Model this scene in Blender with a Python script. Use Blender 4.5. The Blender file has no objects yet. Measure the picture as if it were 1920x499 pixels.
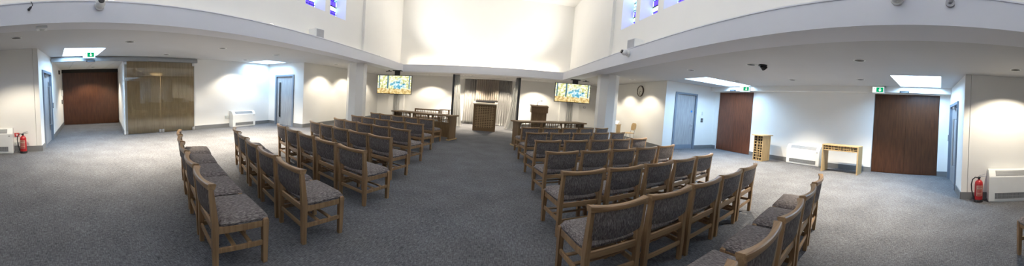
import bpy, bmesh, math, random
from mathutils import Matrix, Vector
random.seed(7)
sc = bpy.context.scene
col = sc.collection
PI = math.pi

# ------------------------------------------------------------------ mesh builder
class MB:
    def __init__(s): s.bm = bmesh.new()
    def _tf(s, vs, m):
        for v in vs: v.co = m @ v.co
    def box(s, x0, x1, y0, y1, z0, z1, bev=0.0, seg=2, m=None):
        r = bmesh.ops.create_cube(s.bm, size=1.0)
        vs = r['verts']
        for v in vs:
            v.co = Vector(((x0+x1)/2+v.co.x*(x1-x0), (y0+y1)/2+v.co.y*(y1-y0), (z0+z1)/2+v.co.z*(z1-z0)))
        if bev > 0:
            es = list({e for v in vs for e in v.link_edges})
            g = bmesh.ops.bevel(s.bm, geom=es, offset=bev, segments=seg, affect='EDGES', profile=0.6)
            vs = list({v for f in g['faces'] for v in f.verts} | {v for v in vs if v.is_valid})
        if m is not None: s._tf(vs, m)
        return vs
    def bar(s, a, b, w, d, up=(0, 0, 1), bev=0.0):
        a, b = Vector(a), Vector(b); z = (b-a); L = z.length; z.normalize()
        x = Vector(up).cross(z)
        if x.length < 1e-4: x = Vector((1, 0, 0)).cross(z)
        x.normalize(); y = z.cross(x)
        m = Matrix((x, y, z)).transposed().to_4x4(); m.translation = (a+b)/2
        return s.box(-w/2, w/2, -d/2, d/2, -L/2, L/2, bev, 2, m)
    def cyl(s, a, b, r, r2=None, seg=24, caps=True):
        a, b = Vector(a), Vector(b); z = (b-a); L = z.length
        q = z.to_track_quat('Z', 'Y').to_matrix().to_4x4(); q.translation = (a+b)/2
        return bmesh.ops.create_cone(s.bm, cap_ends=caps, segments=seg, radius1=r, radius2=r if r2 is None else r2, depth=L, matrix=q)['verts']
    def ball(s, c, r, sc_=(1, 1, 1), seg=20):
        m = Matrix.Translation(c) @ Matrix.Diagonal((*sc_, 1))
        return bmesh.ops.create_uvsphere(s.bm, u_segments=seg, v_segments=max(8, seg//2), radius=r, matrix=m)['verts']
    def lathe(s, prof, seg=32, m=None, caps=True):
        rings = []
        for r, z in prof:
            rings.append([s.bm.verts.new((r*math.cos(2*PI*i/seg), r*math.sin(2*PI*i/seg), z)) for i in range(seg)])
        for a, b in zip(rings, rings[1:]):
            for i in range(seg): s.bm.faces.new((a[i], a[(i+1) % seg], b[(i+1) % seg], b[i]))
        if caps: s.bm.faces.new(list(reversed(rings[0]))); s.bm.faces.new(rings[-1])
        if m is not None: s._tf([v for r_ in rings for v in r_], m)
    def tube(s, pts, r, seg=10):
        pts = [Vector(p) for p in pts]; rings = []; n = len(pts); ref = None
        for i, p in enumerate(pts):
            t = (pts[min(i+1, n-1)]-pts[max(i-1, 0)]).normalized()
            if ref is None:
                ref = Vector((0, 0, 1)) if abs(t.z) < .9 else Vector((1, 0, 0))
            u = (ref - t*ref.dot(t)).normalized(); w = t.cross(u); ref = u
            rings.append([s.bm.verts.new(p+u*r*math.cos(2*PI*k/seg)+w*r*math.sin(2*PI*k/seg)) for k in range(seg)])
        for a, b in zip(rings, rings[1:]):
            for k in range(seg): s.bm.faces.new((a[k], a[(k+1) % seg], b[(k+1) % seg], b[k]))
        s.bm.faces.new(list(reversed(rings[0]))); s.bm.faces.new(rings[-1])
    def loft(s, rings, caps=True):
        R = [[s.bm.verts.new(p) for p in ring] for ring in rings]
        n = len(R[0])
        for a, b in zip(R, R[1:]):
            for i in range(n): s.bm.faces.new((a[i], a[(i+1) % n], b[(i+1) % n], b[i]))
        if caps:
            s.bm.faces.new(list(reversed(R[0]))); s.bm.faces.new(R[-1])
    def prism(s, poly, vec):
        a = [s.bm.verts.new(p) for p in poly]; v = Vector(vec)
        b = [s.bm.verts.new(Vector(p)+v) for p in poly]; n = len(a)
        s.bm.faces.new(a); s.bm.faces.new(list(reversed(b)))
        for i in range(n): s.bm.faces.new((a[i], b[i], b[(i+1) % n], a[(i+1) % n]))
    def build(s, name, mat, parent=None, smooth=None):
        bmesh.ops.recalc_face_normals(s.bm, faces=s.bm.faces[:])
        if smooth is not None:
            for f in s.bm.faces: f.smooth = True
            for e in s.bm.edges:
                if len(e.link_faces) == 2 and e.calc_face_angle(0) > math.radians(smooth): e.smooth = False
        me = bpy.data.meshes.new(name); s.bm.to_mesh(me); s.bm.free()
        me.materials.append(mat)
        o = bpy.data.objects.new(name, me); col.objects.link(o)
        if parent is not None: o.parent = parent
        return o

def thing(name, label, cat, loc=(0, 0, 0), rz=0.0, group=None):
    o = bpy.data.objects.new(name, None); col.objects.link(o)
    o.location = loc; o.rotation_euler = (0, 0, rz); o.empty_display_size = .1
    o['label'] = label; o['category'] = cat
    if group: o['group'] = group
    return o
def tag(o, label, cat, group=None):
    o['label'] = label; o['category'] = cat
    if group: o['group'] = group
    return o
def struct(o, label=None):
    o['kind'] = 'structure'
    if label: o['label'] = label
    return o
def root(name, loc=(0, 0, 0), rz=0.0):
    o = bpy.data.objects.new(name, None); col.objects.link(o); o.location = loc; o.rotation_euler = (0, 0, rz)
    o.empty_display_size = .1; o['kind'] = 'structure'
    return o
def dup(src, loc, rz, label=None, group=None):
    r = src.copy(); col.objects.link(r); r.location = loc; r.rotation_euler = (0, 0, rz)
    if label: r['label'] = label
    if group: r['group'] = group
    elif 'group' in r: del r['group']
    for ch in list(src.children):
        c = ch.copy(); col.objects.link(c); c.parent = r
        for g in list(ch.children):
            d = g.copy(); col.objects.link(d); d.parent = c
    return r

# ------------------------------------------------------------------ materials
def newmat(name):
    m = bpy.data.materials.new(name); m.use_nodes = True
    nt = m.node_tree; b = nt.nodes['Principled BSDF']
    return m, nt, b
def nd(nt, t, **kw):
    n = nt.nodes.new(t)
    for k, v in kw.items():
        if hasattr(n, k): setattr(n, k, v)
        else: n.inputs[k].default_value = v
    return n
def coords(nt, scale=(1, 1, 1), kind='Object', rot=(0, 0, 0)):
    tc = nd(nt, 'ShaderNodeTexCoord'); mp = nd(nt, 'ShaderNodeMapping')
    mp.inputs['Scale'].default_value = scale; mp.inputs['Rotation'].default_value = rot
    nt.links.new(tc.outputs[kind], mp.inputs['Vector']); return mp.outputs['Vector']
def ramp(nt, fac, stops):
    r = nd(nt, 'ShaderNodeValToRGB'); e = r.color_ramp.elements
    while len(e) < len(stops): e.new(.5)
    for el, (p, c) in zip(e, stops): el.position = p; el.color = (*c, 1)
    nt.links.new(fac, r.inputs['Fac']); return r.outputs['Color']
def bump(nt, b, h, strength=.3, dist=.01):
    n = nd(nt, 'ShaderNodeBump'); n.inputs['Strength'].default_value = strength; n.inputs['Distance'].default_value = dist
    nt.links.new(h, n.inputs['Height']); nt.links.new(n.outputs['Normal'], b.inputs['Normal'])
def plain(name, c, rough=.5, metal=0.0, var=0.06, scale=6.0, spec=.5, bmp=0.0):
    m, nt, b = newmat(name)
    v = coords(nt, (scale,)*3)
    n = nd(nt, 'ShaderNodeTexNoise'); n.inputs['Scale'].default_value = 1.0; n.inputs['Detail'].default_value = 4
    nt.links.new(v, n.inputs['Vector'])
    lo = tuple(x*(1-var) for x in c); hi = tuple(min(1, x*(1+var)) for x in c)
    nt.links.new(ramp(nt, n.outputs['Fac'], [(.3, lo), (.7, hi)]), b.inputs['Base Color'])
    b.inputs['Roughness'].default_value = rough; b.inputs['Metallic'].default_value = metal
    b.inputs['Specular IOR Level'].default_value = spec
    if bmp: bump(nt, b, n.outputs['Fac'], bmp, .002)
    return m
def wood(name, c1, c2, grain='z', rough=.45, fine=60., spec=.4):
    m, nt, b = newmat(name)
    s = {'z': (fine, fine, 2.2), 'x': (2.2, fine, fine), 'y': (fine, 2.2, fine)}[grain]
    v = coords(nt, s)
    n = nd(nt, 'ShaderNodeTexNoise'); n.inputs['Scale'].default_value = 1.; n.inputs['Detail'].default_value = 5; n.inputs['Distortion'].default_value = .4
    nt.links.new(v, n.inputs['Vector'])
    nt.links.new(ramp(nt, n.outputs['Fac'], [(.3, c1), (.72, c2)]), b.inputs['Base Color'])
    b.inputs['Roughness'].default_value = rough; b.inputs['Specular IOR Level'].default_value = spec
    bump(nt, b, n.outputs['Fac'], .08, .002)
    return m
def emit(name, c, strength):
    m = bpy.data.materials.new(name); m.use_nodes = True; nt = m.node_tree; nt.nodes.clear()
    e = nt.nodes.new('ShaderNodeEmission'); e.inputs[0].default_value = (*c, 1); e.inputs[1].default_value = strength
    o = nt.nodes.new('ShaderNodeOutputMaterial'); nt.links.new(e.outputs[0], o.inputs[0]); return m

def carpet_mat():
    m, nt, b = newmat('grey_ribbed_carpet')
    v1 = coords(nt, (26, 90, 1)); n1 = nd(nt, 'ShaderNodeTexNoise'); n1.inputs['Scale'].default_value = 1; n1.inputs['Detail'].default_value = 3
    nt.links.new(v1, n1.inputs['Vector'])
    v2 = coords(nt, (1, 1, 1)); n2 = nd(nt, 'ShaderNodeTexNoise'); n2.inputs['Scale'].default_value = 2.2; n2.inputs['Detail'].default_value = 6
    nt.links.new(v2, n2.inputs['Vector'])
    v3 = coords(nt, (120, 18, 1)); n3 = nd(nt, 'ShaderNodeTexNoise'); n3.inputs['Scale'].default_value = 1; n3.inputs['Detail'].default_value = 2
    nt.links.new(v3, n3.inputs['Vector'])
    a = nd(nt, 'ShaderNodeMath', operation='ADD'); nt.links.new(n1.outputs['Fac'], a.inputs[0]); nt.links.new(n3.outputs['Fac'], a.inputs[1])
    a2 = nd(nt, 'ShaderNodeMath', operation='MULTIPLY_ADD'); nt.links.new(n2.outputs['Fac'], a2.inputs[0]); a2.inputs[1].default_value = .38; nt.links.new(a.outputs[0], a2.inputs[2])
    mr = nd(nt, 'ShaderNodeMapRange'); mr.inputs['From Min'].default_value = .8; mr.inputs['From Max'].default_value = 1.75
    nt.links.new(a2.outputs[0], mr.inputs['Value'])
    c = ramp(nt, mr.outputs['Result'], [(0.0, (.044, .044, .047)), (.42, (.113, .114, .122)), (.9, (.222, .225, .240))])
    nt.links.new(c, b.inputs['Base Color']); b.inputs['Roughness'].default_value = .95; b.inputs['Specular IOR Level'].default_value = .12
    bump(nt, b, a.outputs[0], .4, .004)
    return m
def fabric_mat():
    m, nt, b = newmat('grey_brown_woven_fabric')
    v = coords(nt, (240, 34, 34)); n = nd(nt, 'ShaderNodeTexNoise'); n.inputs['Scale'].default_value = 1; n.inputs['Detail'].default_value = 4; n.inputs['Distortion'].default_value = .6
    nt.links.new(v, n.inputs['Vector'])
    c = ramp(nt, n.outputs['Fac'], [(.32, (.060, .051, .049)), (.5, (.152, .132, .126)), (.68, (.315, .282, .268))])
    nt.links.new(c, b.inputs['Base Color']); b.inputs['Roughness'].default_value = .95; b.inputs['Specular IOR Level'].default_value = .1
    bump(nt, b, n.outputs['Fac'], .35, .003)
    return m
def stained_mat():
    m = bpy.data.materials.new('stained_glass'); m.use_nodes = True; nt = m.node_tree; nt.nodes.clear()
    tc = nd(nt, 'ShaderNodeTexCoord'); sx = nd(nt, 'ShaderNodeSeparateXYZ'); nt.links.new(tc.outputs['Object'], sx.inputs[0])
    cx = nd(nt, 'ShaderNodeCombineXYZ'); nt.links.new(sx.outputs['Y'], cx.inputs['X']); nt.links.new(sx.outputs['Z'], cx.inputs['Y'])
    br = nd(nt, 'ShaderNodeTexBrick'); br.offset = .4
    br.inputs['Scale'].default_value = 1.0; br.inputs['Brick Width'].default_value = .21; br.inputs['Row Height'].default_value = .17; br.inputs['Mortar Size'].default_value = .012
    br.inputs['Color1'].default_value = (0, 0, 0, 1); br.inputs['Color2'].default_value = (1, 1, 1, 1); br.inputs['Mortar'].default_value = (0, 0, 0, 1)
    nt.links.new(cx.outputs[0], br.inputs['Vector'])
    c = ramp(nt, br.outputs['Color'], [(0, (.05, .03, .6)), (.2, (.14, .08, .85)), (.24, (.7, .9, 1)), (.55, (1, .97, .95)), (.66, (.2, .5, .9)), (.78, (.3, .8, .6)), (.88, (.4, .2, .7))])
    c.node.color_ramp.interpolation = 'CONSTANT'
    mx = nd(nt, 'ShaderNodeMix', data_type='RGBA'); nt.links.new(br.outputs['Fac'], mx.inputs[0]); nt.links.new(c, mx.inputs[6]); mx.inputs[7].default_value = (.004, .004, .006, 1)
    e = nd(nt, 'ShaderNodeEmission'); e.inputs[1].default_value = WIN; nt.links.new(mx.outputs[2], e.inputs[0])
    o = nd(nt, 'ShaderNodeOutputMaterial'); nt.links.new(e.outputs[0], o.inputs[0]); return m
def screen_mat():
    # autumn lakeside picture: golden foliage, blue water behind, tan bank, dark trunks
    m = bpy.data.materials.new('lit_screen_picture'); m.use_nodes = True; nt = m.node_tree; nt.nodes.clear()
    tc = nd(nt, 'ShaderNodeTexCoord'); sx = nd(nt, 'ShaderNodeSeparateXYZ'); nt.links.new(tc.outputs['Generated'], sx.inputs[0])
    def noise(scale, det=6):
        n = nd(nt, 'ShaderNodeTexNoise'); n.inputs['Scale'].default_value = scale; n.inputs['Detail'].default_value = det
        nt.links.new(tc.outputs['Object'], n.inputs['Vector']); return n.outputs['Fac']
    def mth(op, a, b_=None, c_=None):
        n = nd(nt, 'ShaderNodeMath', operation=op)
        for i, q in enumerate((a, b_, c_)):
            if q is None: continue
            if isinstance(q, (int, float)): n.inputs[i].default_value = q
            else: nt.links.new(q, n.inputs[i])
        return n.outputs[0]
    def mix(f_, a, b_):
        n = nd(nt, 'ShaderNodeMix', data_type='RGBA'); nt.links.new(f_, n.inputs[0])
        for i, q in ((6, a), (7, b_)):
            if isinstance(q, tuple): n.inputs[i].default_value = (*q, 1)
            else: nt.links.new(q, n.inputs[i])
        return n.outputs[2]
    def smooth(v, a, b_):
        n = nd(nt, 'ShaderNodeMapRange', interpolation_type='SMOOTHSTEP'); nt.links.new(v, n.inputs['Value'])
        n.inputs['From Min'].default_value = a; n.inputs['From Max'].default_value = b_; return n.outputs['Result']
    x, z = sx.outputs['X'], sx.outputs['Z']
    leaf = ramp(nt, noise(12, 4), [(.28, (.25, .34, .20)), (.40, (.72, .72, .24)), (.50, (.93, .93, .56)), (.60, (1, 1, .95))])
    water = ramp(nt, noise(11, 4), [(.3, (.02, .16, .26)), (.42, (.12, .48, .68)), (.52, (.50, .82, .90)), (.62, (.95, 1, 1))])
    dx = mth('ABSOLUTE', mth('SUBTRACT', x, .62)); dz = mth('ABSOLUTE', mth('SUBTRACT', z, .48))
    d = mth('ADD', mth('MULTIPLY_ADD', dx, 1.3, mth('MULTIPLY', dz, 1.0)), mth('MULTIPLY', mth('SUBTRACT', noise(5), .5), .9))
    c = mix(smooth(d, .20, .44), water, leaf)
    bank = ramp(nt, noise(11), [(.3, (.45, .25, .08)), (.5, (.9, .68, .28)), (.7, (1, .9, .6))])
    lvl = mth('ADD', z, mth('MULTIPLY', mth('SUBTRACT', noise(3), .5), .25))
    c = mix(smooth(lvl, .24, .30), bank, c)
    tr = mth('ADD', x, mth('MULTIPLY', mth('SUBTRACT', noise(2), .5), .05))
    for cx_, w in ((.31, .028), (.95, .02), (.05, .02)):
        t = smooth(mth('ABSOLUTE', mth('SUBTRACT', tr, cx_)), w*.6, w)
        g = smooth(z, .26, .30)
        inv = mth('MULTIPLY', mth('SUBTRACT', 1.0, t), g)
        c = mix(inv, c, (.10, .22, .28))
    e = nd(nt, 'ShaderNodeEmission'); e.inputs[1].default_value = 1.05; nt.links.new(c, e.inputs[0])
    o = nd(nt, 'ShaderNodeOutputMaterial'); nt.links.new(e.outputs[0], o.inputs[0]); return m
def curtain_mat(name, c):
    m, nt, b = newmat(name)
    v = coords(nt, (160, 160, 6)); n = nd(nt, 'ShaderNodeTexNoise'); n.inputs['Scale'].default_value = 1; n.inputs['Detail'].default_value = 3
    nt.links.new(v, n.inputs['Vector'])
    nt.links.new(ramp(nt, n.outputs['Fac'], [(.3, tuple(q*.82 for q in c)), (.7, tuple(q*1.12 for q in c))]), b.inputs['Base Color'])
    b.inputs['Roughness'].default_value = .8; b.inputs['Sheen Weight'].default_value = .25
    return m
def glass_mat():
    m = bpy.data.materials.new('clear_glass'); m.use_nodes = True; nt = m.node_tree; nt.nodes.clear()
    fr = nd(nt, 'ShaderNodeFresnel'); fr.inputs['IOR'].default_value = 1.6
    t = nd(nt, 'ShaderNodeBsdfTransparent'); t.inputs[0].default_value = (.975, .985, .975, 1)
    g = nd(nt, 'ShaderNodeBsdfGlossy'); g.inputs['Roughness'].default_value = .01
    mx = nd(nt, 'ShaderNodeMixShader'); nt.links.new(fr.outputs[0], mx.inputs[0]); nt.links.new(t.outputs[0], mx.inputs[1]); nt.links.new(g.outputs[0], mx.inputs[2])
    o = nd(nt, 'ShaderNodeOutputMaterial'); nt.links.new(mx.outputs[0], o.inputs[0]); return m

# light levels
WIN = 5.0; SKY = 32.0; SPOT = 175.0; LED = 75.0; UP = 520.0

M = {}
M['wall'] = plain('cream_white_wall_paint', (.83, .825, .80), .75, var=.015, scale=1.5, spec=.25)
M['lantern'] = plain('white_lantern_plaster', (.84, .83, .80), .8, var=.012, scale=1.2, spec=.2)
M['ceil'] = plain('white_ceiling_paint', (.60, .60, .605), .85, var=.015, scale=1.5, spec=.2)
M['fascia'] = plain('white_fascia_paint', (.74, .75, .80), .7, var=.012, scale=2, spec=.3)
M['carpet'] = carpet_mat()
M['base'] = plain('grey_skirting_paint', (.17, .175, .18), .5, var=.05)
M['greyframe'] = plain('blue_grey_frame_paint', (.18, .215, .27), .45, var=.05)
M['greydoor'] = wood('grey_limed_veneer', (.27, .275, .29), (.41, .42, .435), 'z', .5, 40)
M['brown'] = wood('dark_walnut_veneer', (.044, .0155, .0065), (.088, .033, .0135), 'z', .32, 26, .45)
M['brownR'] = wood('red_walnut_veneer', (.085, .025, .011), (.155, .052, .024), 'z', .35, 26, .45)
M['oakpanel'] = wood('pale_oak_veneer', (.50, .36, .19), (.64, .48, .27), 'z', .45, 22)
M['oak'] = wood('chair_oak', (.21, .12, .056), (.36, .225, .115), 'z', .4, 50)
M['oakx'] = wood('chair_oak_along_rail', (.23, .135, .064), (.40, .255, .135), 'x', .38, 50)
M['oakd'] = wood('desk_oak', (.13, .075, .033), (.25, .155, .075), 'x', .45, 40)
M['oakdz'] = wood('desk_oak_upright', (.13, .075, .033), (.24, .15, .072), 'z', .45, 40)
M['oakdeep'] = wood('shadowed_oak_board', (.13, .078, .038), (.20, .125, .062), 'z', .5, 40)
M['oakl'] = wood('light_oak', (.34, .23, .11), (.52, .38, .20), 'z', .45, 40)
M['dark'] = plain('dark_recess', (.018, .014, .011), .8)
M['fabric'] = fabric_mat()
M['white'] = plain('white_painted_metal', (.80, .81, .80), .4, var=.02)
M['grille'] = plain('grey_grille', (.36, .37, .38), .5, .3)
M['black'] = plain('black_plastic', (.014, .014, .016), .45)
M['steel'] = plain('brushed_steel', (.62, .64, .66), .3, .9)
M['track'] = plain('grey_metal_track', (.34, .36, .38), .45, .4)
M['red'] = plain('extinguisher_red', (.42, .018, .022), .28, var=.04)
M['cream'] = plain('cream_label', (.80, .70, .55), .6)
M['redink'] = plain('red_ink', (.55, .05, .05), .6)
M['green'] = emit('lit_green_sign_face', (.0, .42, .16), 1.0)
M['signwhite'] = emit('lit_white_sign_face', (.95, 1.0, .97), 1.3)
M['signframe'] = plain('pale_sign_housing', (.62, .66, .64), .4)
M['sky'] = emit('skylight_daylight', (.44, .70, 1.0), SKY)
M['led'] = emit('warm_led_strip', (1.0, .86, .66), LED)
M['led_added'] = emit('added_soft_led_strip', (1.0, .90, .76), LED*.08)  # only for the side strips, added to brighten the lantern walls
M['bulb'] = emit('added_lamp_glow', (1.0, .88, .70), 6.0)
M['lamp_off'] = plain('dim_lamp_glass', (.10, .10, .10), .2)
M['stained'] = stained_mat()
M['screen'] = screen_mat()
M['curtain'] = curtain_mat('grey_curtain_cloth', (.44, .43, .42))
M['curtainw'] = curtain_mat('pale_grey_curtain_cloth', (.66, .66, .65))
M['ark'] = curtain_mat('warm_grey_curtain_cloth', (.48, .42, .36))
M['darkcloth'] = curtain_mat('charcoal_curtain_lining', (.05, .055, .06))
M['glass'] = glass_mat()
M['tile'] = plain('white_ceiling_tile', (.74, .74, .72), .9, var=.04, scale=40)
M['blue'] = plain('blue_sign', (.03, .22, .60), .5)
M['face'] = plain('cream_clock_face', (.78, .76, .68), .5)
M['brownrim'] = plain('dark_brown_clock_rim', (.06, .04, .03), .4)
M['speaker'] = plain('grey_speaker_mesh', (.42, .42, .44), .6)
M['paper'] = plain('white_paper', (.85, .85, .85), .7)

# ------------------------------------------------------------------ room dimensions
ZC = 2.723; ZF = 3.087; ZL = 6.6           # low ceiling, fascia top, lantern ceiling
XL, XR = -8.59, 8.02                        # bay walls
AL, AR = -6.73, 5.59                        # aisle end walls
BL, BR, BF, BB = -4.38, 2.89, 12.51, -4.2   # lantern opening
YB, YW = -6.0, 15.0                         # back wall, front wall
LL, LR, LF = -4.80, 3.40, 13.0              # lantern walls

o = MB(); o.box(-13.6, 8.6, YB-.2, YW+.3, -.12, 0); struct(o.build('floor', M['carpet']))

# low ceiling with openings
SKYL = [(-8.40, -6.92, .34, 1.36), (-8.45, -7.42, 7.0, 8.0), (5.55, 7.65, 6.15, 7.22), (5.95, 7.65, .02, 1.12)]
def plate(x0, x1, y0, y1, z0, z1, holes):
    b = MB()
    ys = sorted({y0, y1, *[h[2] for h in holes], *[h[3] for h in holes]})
    for a, c in zip(ys, ys[1:]):
        cut = sorted([(h[0], h[1]) for h in holes if h[2] <= a+1e-6 and h[3] >= c-1e-6]); x = x0
        for h0, h1 in cut:
            if h0 > x: b.box(x, h0, a, c, z0, z1)
            x = h1
        if x < x1: b.box(x, x1, a, c, z0, z1)
    return b
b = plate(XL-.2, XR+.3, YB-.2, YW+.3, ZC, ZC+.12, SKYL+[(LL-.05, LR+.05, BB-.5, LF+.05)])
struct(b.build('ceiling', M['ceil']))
for i, (x0, x1, y0, y1) in enumerate(SKYL):
    w = root('window_%d' % (i+1), ((x0+x1)/2, (y0+y1)/2, ZC))
    hx, hy = (x1-x0)/2, (y1-y0)/2; s = MB(); t = .04; H = .42
    s.box(-hx-t, -hx, -hy-t, hy+t, .12, H); s.box(hx, hx+t, -hy-t, hy+t, .12, H)
    s.box(-hx, hx, -hy-t, -hy, .12, H); s.box(-hx, hx, hy, hy+t, .12, H)
    s.build('skylight_shaft', M['ceil'], w)
    g = MB(); g.box(-hx, hx, -hy, hy, H-.02, H); g.build('skylight_pane', M['sky'], w)

# fascia / ledge ring
def fascia(n, x0, x1, y0, y1):
    b = MB(); b.box(x0, x1, y0, y1, ZC-.0, ZF-.02)
    lip = .012
    b.box(x0-(lip if n != 1 else -.0), x1+(lip if n != 2 else 0), y0-lip, y1+lip, ZF-.02, ZF)
    struct(b.build('trim_%d' % n, M['fascia']))
fascia(1, LL-.05, BL, BB, BF); fascia(2, BR, LR+.05, BB, BF)
fascia(3, LL-.05, LR+.05, BF, LF+.05); fascia(4, LL-.05, LR+.05, BB-.5, BB)

# lantern walls with slots
WZ0, WZ1 = 4.08, 6.0
def slotwall(name, xin, xout, slots):
    b = MB(); ys = sorted({BB-.6, LF+.5, *[q for s_ in slots for q in s_]})
    lo, hi = min(xin, xout), max(xin, xout)
    b.box(lo, hi, BB-.6, LF+.5, ZF-.02, WZ0); b.box(lo, hi, BB-.6, LF+.5, WZ1, ZL)
    for a, c in zip(ys, ys[1:]):
        if not any(abs(a-s_[0]) < 1e-6 for s_ in slots): b.box(lo, hi, a, c, WZ0, WZ1)
    struct(b.build(name, M['lantern']))
wl = [(7.02-1.15*k, 7.92-1.15*k) for k in range(9)]
wr = [(6.80-1.13*k, 7.69-1.13*k) for k in range(9)]
slotwall('wall_left_upper', LL, LL-.46, wl); slotwall('wall_right_upper', LR, LR+.46, wr)
b = MB(); b.box(LL-.4, LR+.4, LF, LF+.3, ZF-.02, ZL); struct(b.build('wall_front_upper', M['lantern']))
b = MB(); b.box(LL-.4, LR+.4, BB-.9, BB-.45, ZC+.12, ZL); struct(b.build('wall_back_upper', M['lantern']))
b = MB(); b.box(LL-.5, LR+.5, BB-.9, LF+.4, ZL, ZL+.15); struct(b.build('ceiling_upper', M['lantern']))
b = MB(); b.box(LL, LL+.09, 9.1, LF, ZF, ZL); struct(b.build('trim_5', M['lantern']))
b = MB(); b.box(LR-.09, LR, 8.25, LF, ZF, ZL); struct(b.build('trim_6', M['lantern']))
n = 5
for side, slots in ((-1, wl), (1, wr)):
    for (y0, y1) in slots:
        X = (LL-.40) if side < 0 else (LR+.40)
        w = root('window_%d' % n, (X, (y0+y1)/2, WZ0)); n += 1
        g = MB(); h = (y1-y0)/2; g.box(-.01, .01, -h, h, 0, WZ1-WZ0); g.build('stained_pane', M['stained'], w)
        f = MB()
        for k in range(1, 8):
            z = k*.24; f.box(-.02-.015*(side > 0), .02+.015*(side < 0), -h, h, z-.008, z+.008)
        f.box(-.02, .02, -.012, .012, 0, WZ1-WZ0)
        f.build('glazing_bars', M['black'], w)

# ------------------------------------------------------------------ lower walls
def wall_seg(b, p, q, z0=0.0, z1=ZC, t=.12, out=1):
    """vertical wall slab along p->q, thickness to the right-hand side times out"""
    p, q = Vector((p[0], p[1], 0)), Vector((q[0], q[1], 0)); d = (q-p).normalized(); nrm = Vector((d.y, -d.x, 0))*out*t
    b.prism([(p.x, p.y, z0), (q.x, q.y, z0), (q.x+nrm.x, q.y+nrm.y, z0), (p.x+nrm.x, p.y+nrm.y, z0)], (0, 0, z1-z0))
LA = (AL, -.31); LJ = (XL, 0.0); LB = (AL, 8.245); LC = (XL, 8.245)
RA = (AR, -.47); RJ = (XR, -.26); RB = (AR, 8.245); RC = (XR, 8.245)
CF0, CF1 = (-12.0, .43), (-12.0, 2.85)     # far end of corridor
GY0, GY1 = 2.20, 4.72
def lerp(p, q, t): return (p[0]+(q[0]-p[0])*t, p[1]+(q[1]-p[1])*t)
DH = 2.20                                    # single door frame height
def with_door(b, p, q, t0, t1, h, out):
    a, c = lerp(p, q, t0), lerp(p, q, t1)
    wall_seg(b, p, a, out=out); wall_seg(b, c, q, out=out); wall_seg(b, a, c, z0=h, out=out)
    return a, c
# walking from the back of the room along the left side, outside is to the left (-1)
b = MB()
wall_seg(b, (AL, YB), (AL, LA[1]-.125), out=-1)
jl = with_door(b, LA, LJ, .21, .88, DH, -1)
wall_seg(b, LJ, (XL, GY0-2.2+.02), out=-1)
wall_seg(b, LJ, CF0, out=-1)
wall_seg(b, CF1, (XL, GY0), out=-1, z1=2.62)
wall_seg(b, (XL, GY0+.12), (XL, GY1), out=-1, z0=2.56)
wall_seg(b, (XL, GY1), LC, out=-1)
gl = with_door(b, LC, LB, .21, .75, 2.23, -1)
wall_seg(b, (AL, LB[1]+.12), (AL, YW), out=-1)
b.box(XL-.12, XL, .0, GY0+.12, 2.62, ZC)       # lintel over the corridor mouth
struct(b.build('wall_left', M['wall']))
b = MB(); wall_seg(b, (AL-.12, YW), (AR+.12, YW), out=-1, t=.15); struct(b.build('wall_front', M['wall']))
b = MB(); wall_seg(b, (AL-.12, YB), (AR+.12, YB), out=1, t=.15); struct(b.build('wall_back', M['wall']))
b = MB()
wall_seg(b, (AR, YB), (AR, RA[1]-.125), out=1)
jr = with_door(b, RA, RJ, .30, .88, DH, 1)
D2 = (.03, 1.93); D1 = (6.29, 8.05)
HD = 2.52
wall_seg(b, RJ, (XR, D2[0]), out=1); wall_seg(b, (XR, D2[0]), (XR, D2[1]), z0=HD, out=1)
wall_seg(b, (XR, D2[1]), (XR, D1[0]), out=1); wall_seg(b, (XR, D1[0]), (XR, D1[1]), z0=HD, out=1); wall_seg(b, (XR, D1[1]), RC, out=1)
gr = with_door(b, RC, RB, .40, .83, 2.33, 1)
wall_seg(b, (AR, RB[1]+.12), (AR, YW), out=1)
struct(b.build('wall_right', M['wall']))
b = MB(); b.box(XR-.28, XR, RJ[1]-.02, RC[1], HD+.02, ZC); struct(b.build('trim_7', M['wall']))   # bulkhead over the double doors
# corridor ceiling tiles
b = MB()
for i in range(6):
    for j in range(4):
        x0 = -12.0+i*.57; y0 = .02+j*.7; b.box(x0+.01, x0+.56, y0+.01, y0+.69, 2.60, 2.62)
b.box(-12.1, XL-.12, -.1, 3.0, 2.62, 2.70)
struct(b.build('ceiling_corridor', M['tile']))
# grey track over corridor and glass screen
b = MB(); b.box(XL, XL+.10, .0, GY1+.06, 2.56, 2.66, .004); b.box(XL+.02, XL+.08, .0, GY1+.06, 2.66, 2.70)
struct(b.build('trim_8', M['track']))

# skirtings
def skirt(name, pts, side):
    b = MB()
    for p, q in pts:
        p, q = Vector((*p, 0)), Vector((*q, 0)); d = (q-p).normalized(); nn = Vector((d.y, -d.x, 0))*side*.018
        b.prism([p, q, q+nn, p+nn], (0, 0, .15))
    struct(b.build(name, M['base']))
skirt('baseboard_left', [((AL, YB), LA), (LA, jl[0]), (jl[1], LJ), (LJ, CF0), (CF1, (XL, GY0)), ((XL, GY1), LC), (LC, gl[0]), (gl[1], LB), (LB, (AL, YW))], 1)
skirt('baseboard_right', [((AR, YB), RA), (RA, jr[0]), (jr[1], RJ), (RJ, (XR, D2[0])), ((XR, D2[1]), (XR, D1[0])), ((XR, D1[1]), RC), (RC, gr[0]), (gr[1], RB), (RB, (AR, YW))], -1)
skirt('baseboard_front', [((AL, YW), (AR, YW))], 1)

# columns
def column(name, x, y, r):
    b = MB(); n_ = 8
    poly = [(x+r*math.cos(2*PI*(k+.5)/n_), y+r*math.sin(2*PI*(k+.5)/n_), 0) for k in range(n_)]
    b.prism(poly, (0, 0, ZC)); struct(b.build(name, M['lantern']))
column('column_left', -5.02, 9.25, .36); column('column_right', 3.68, 9.0, .37)
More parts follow.
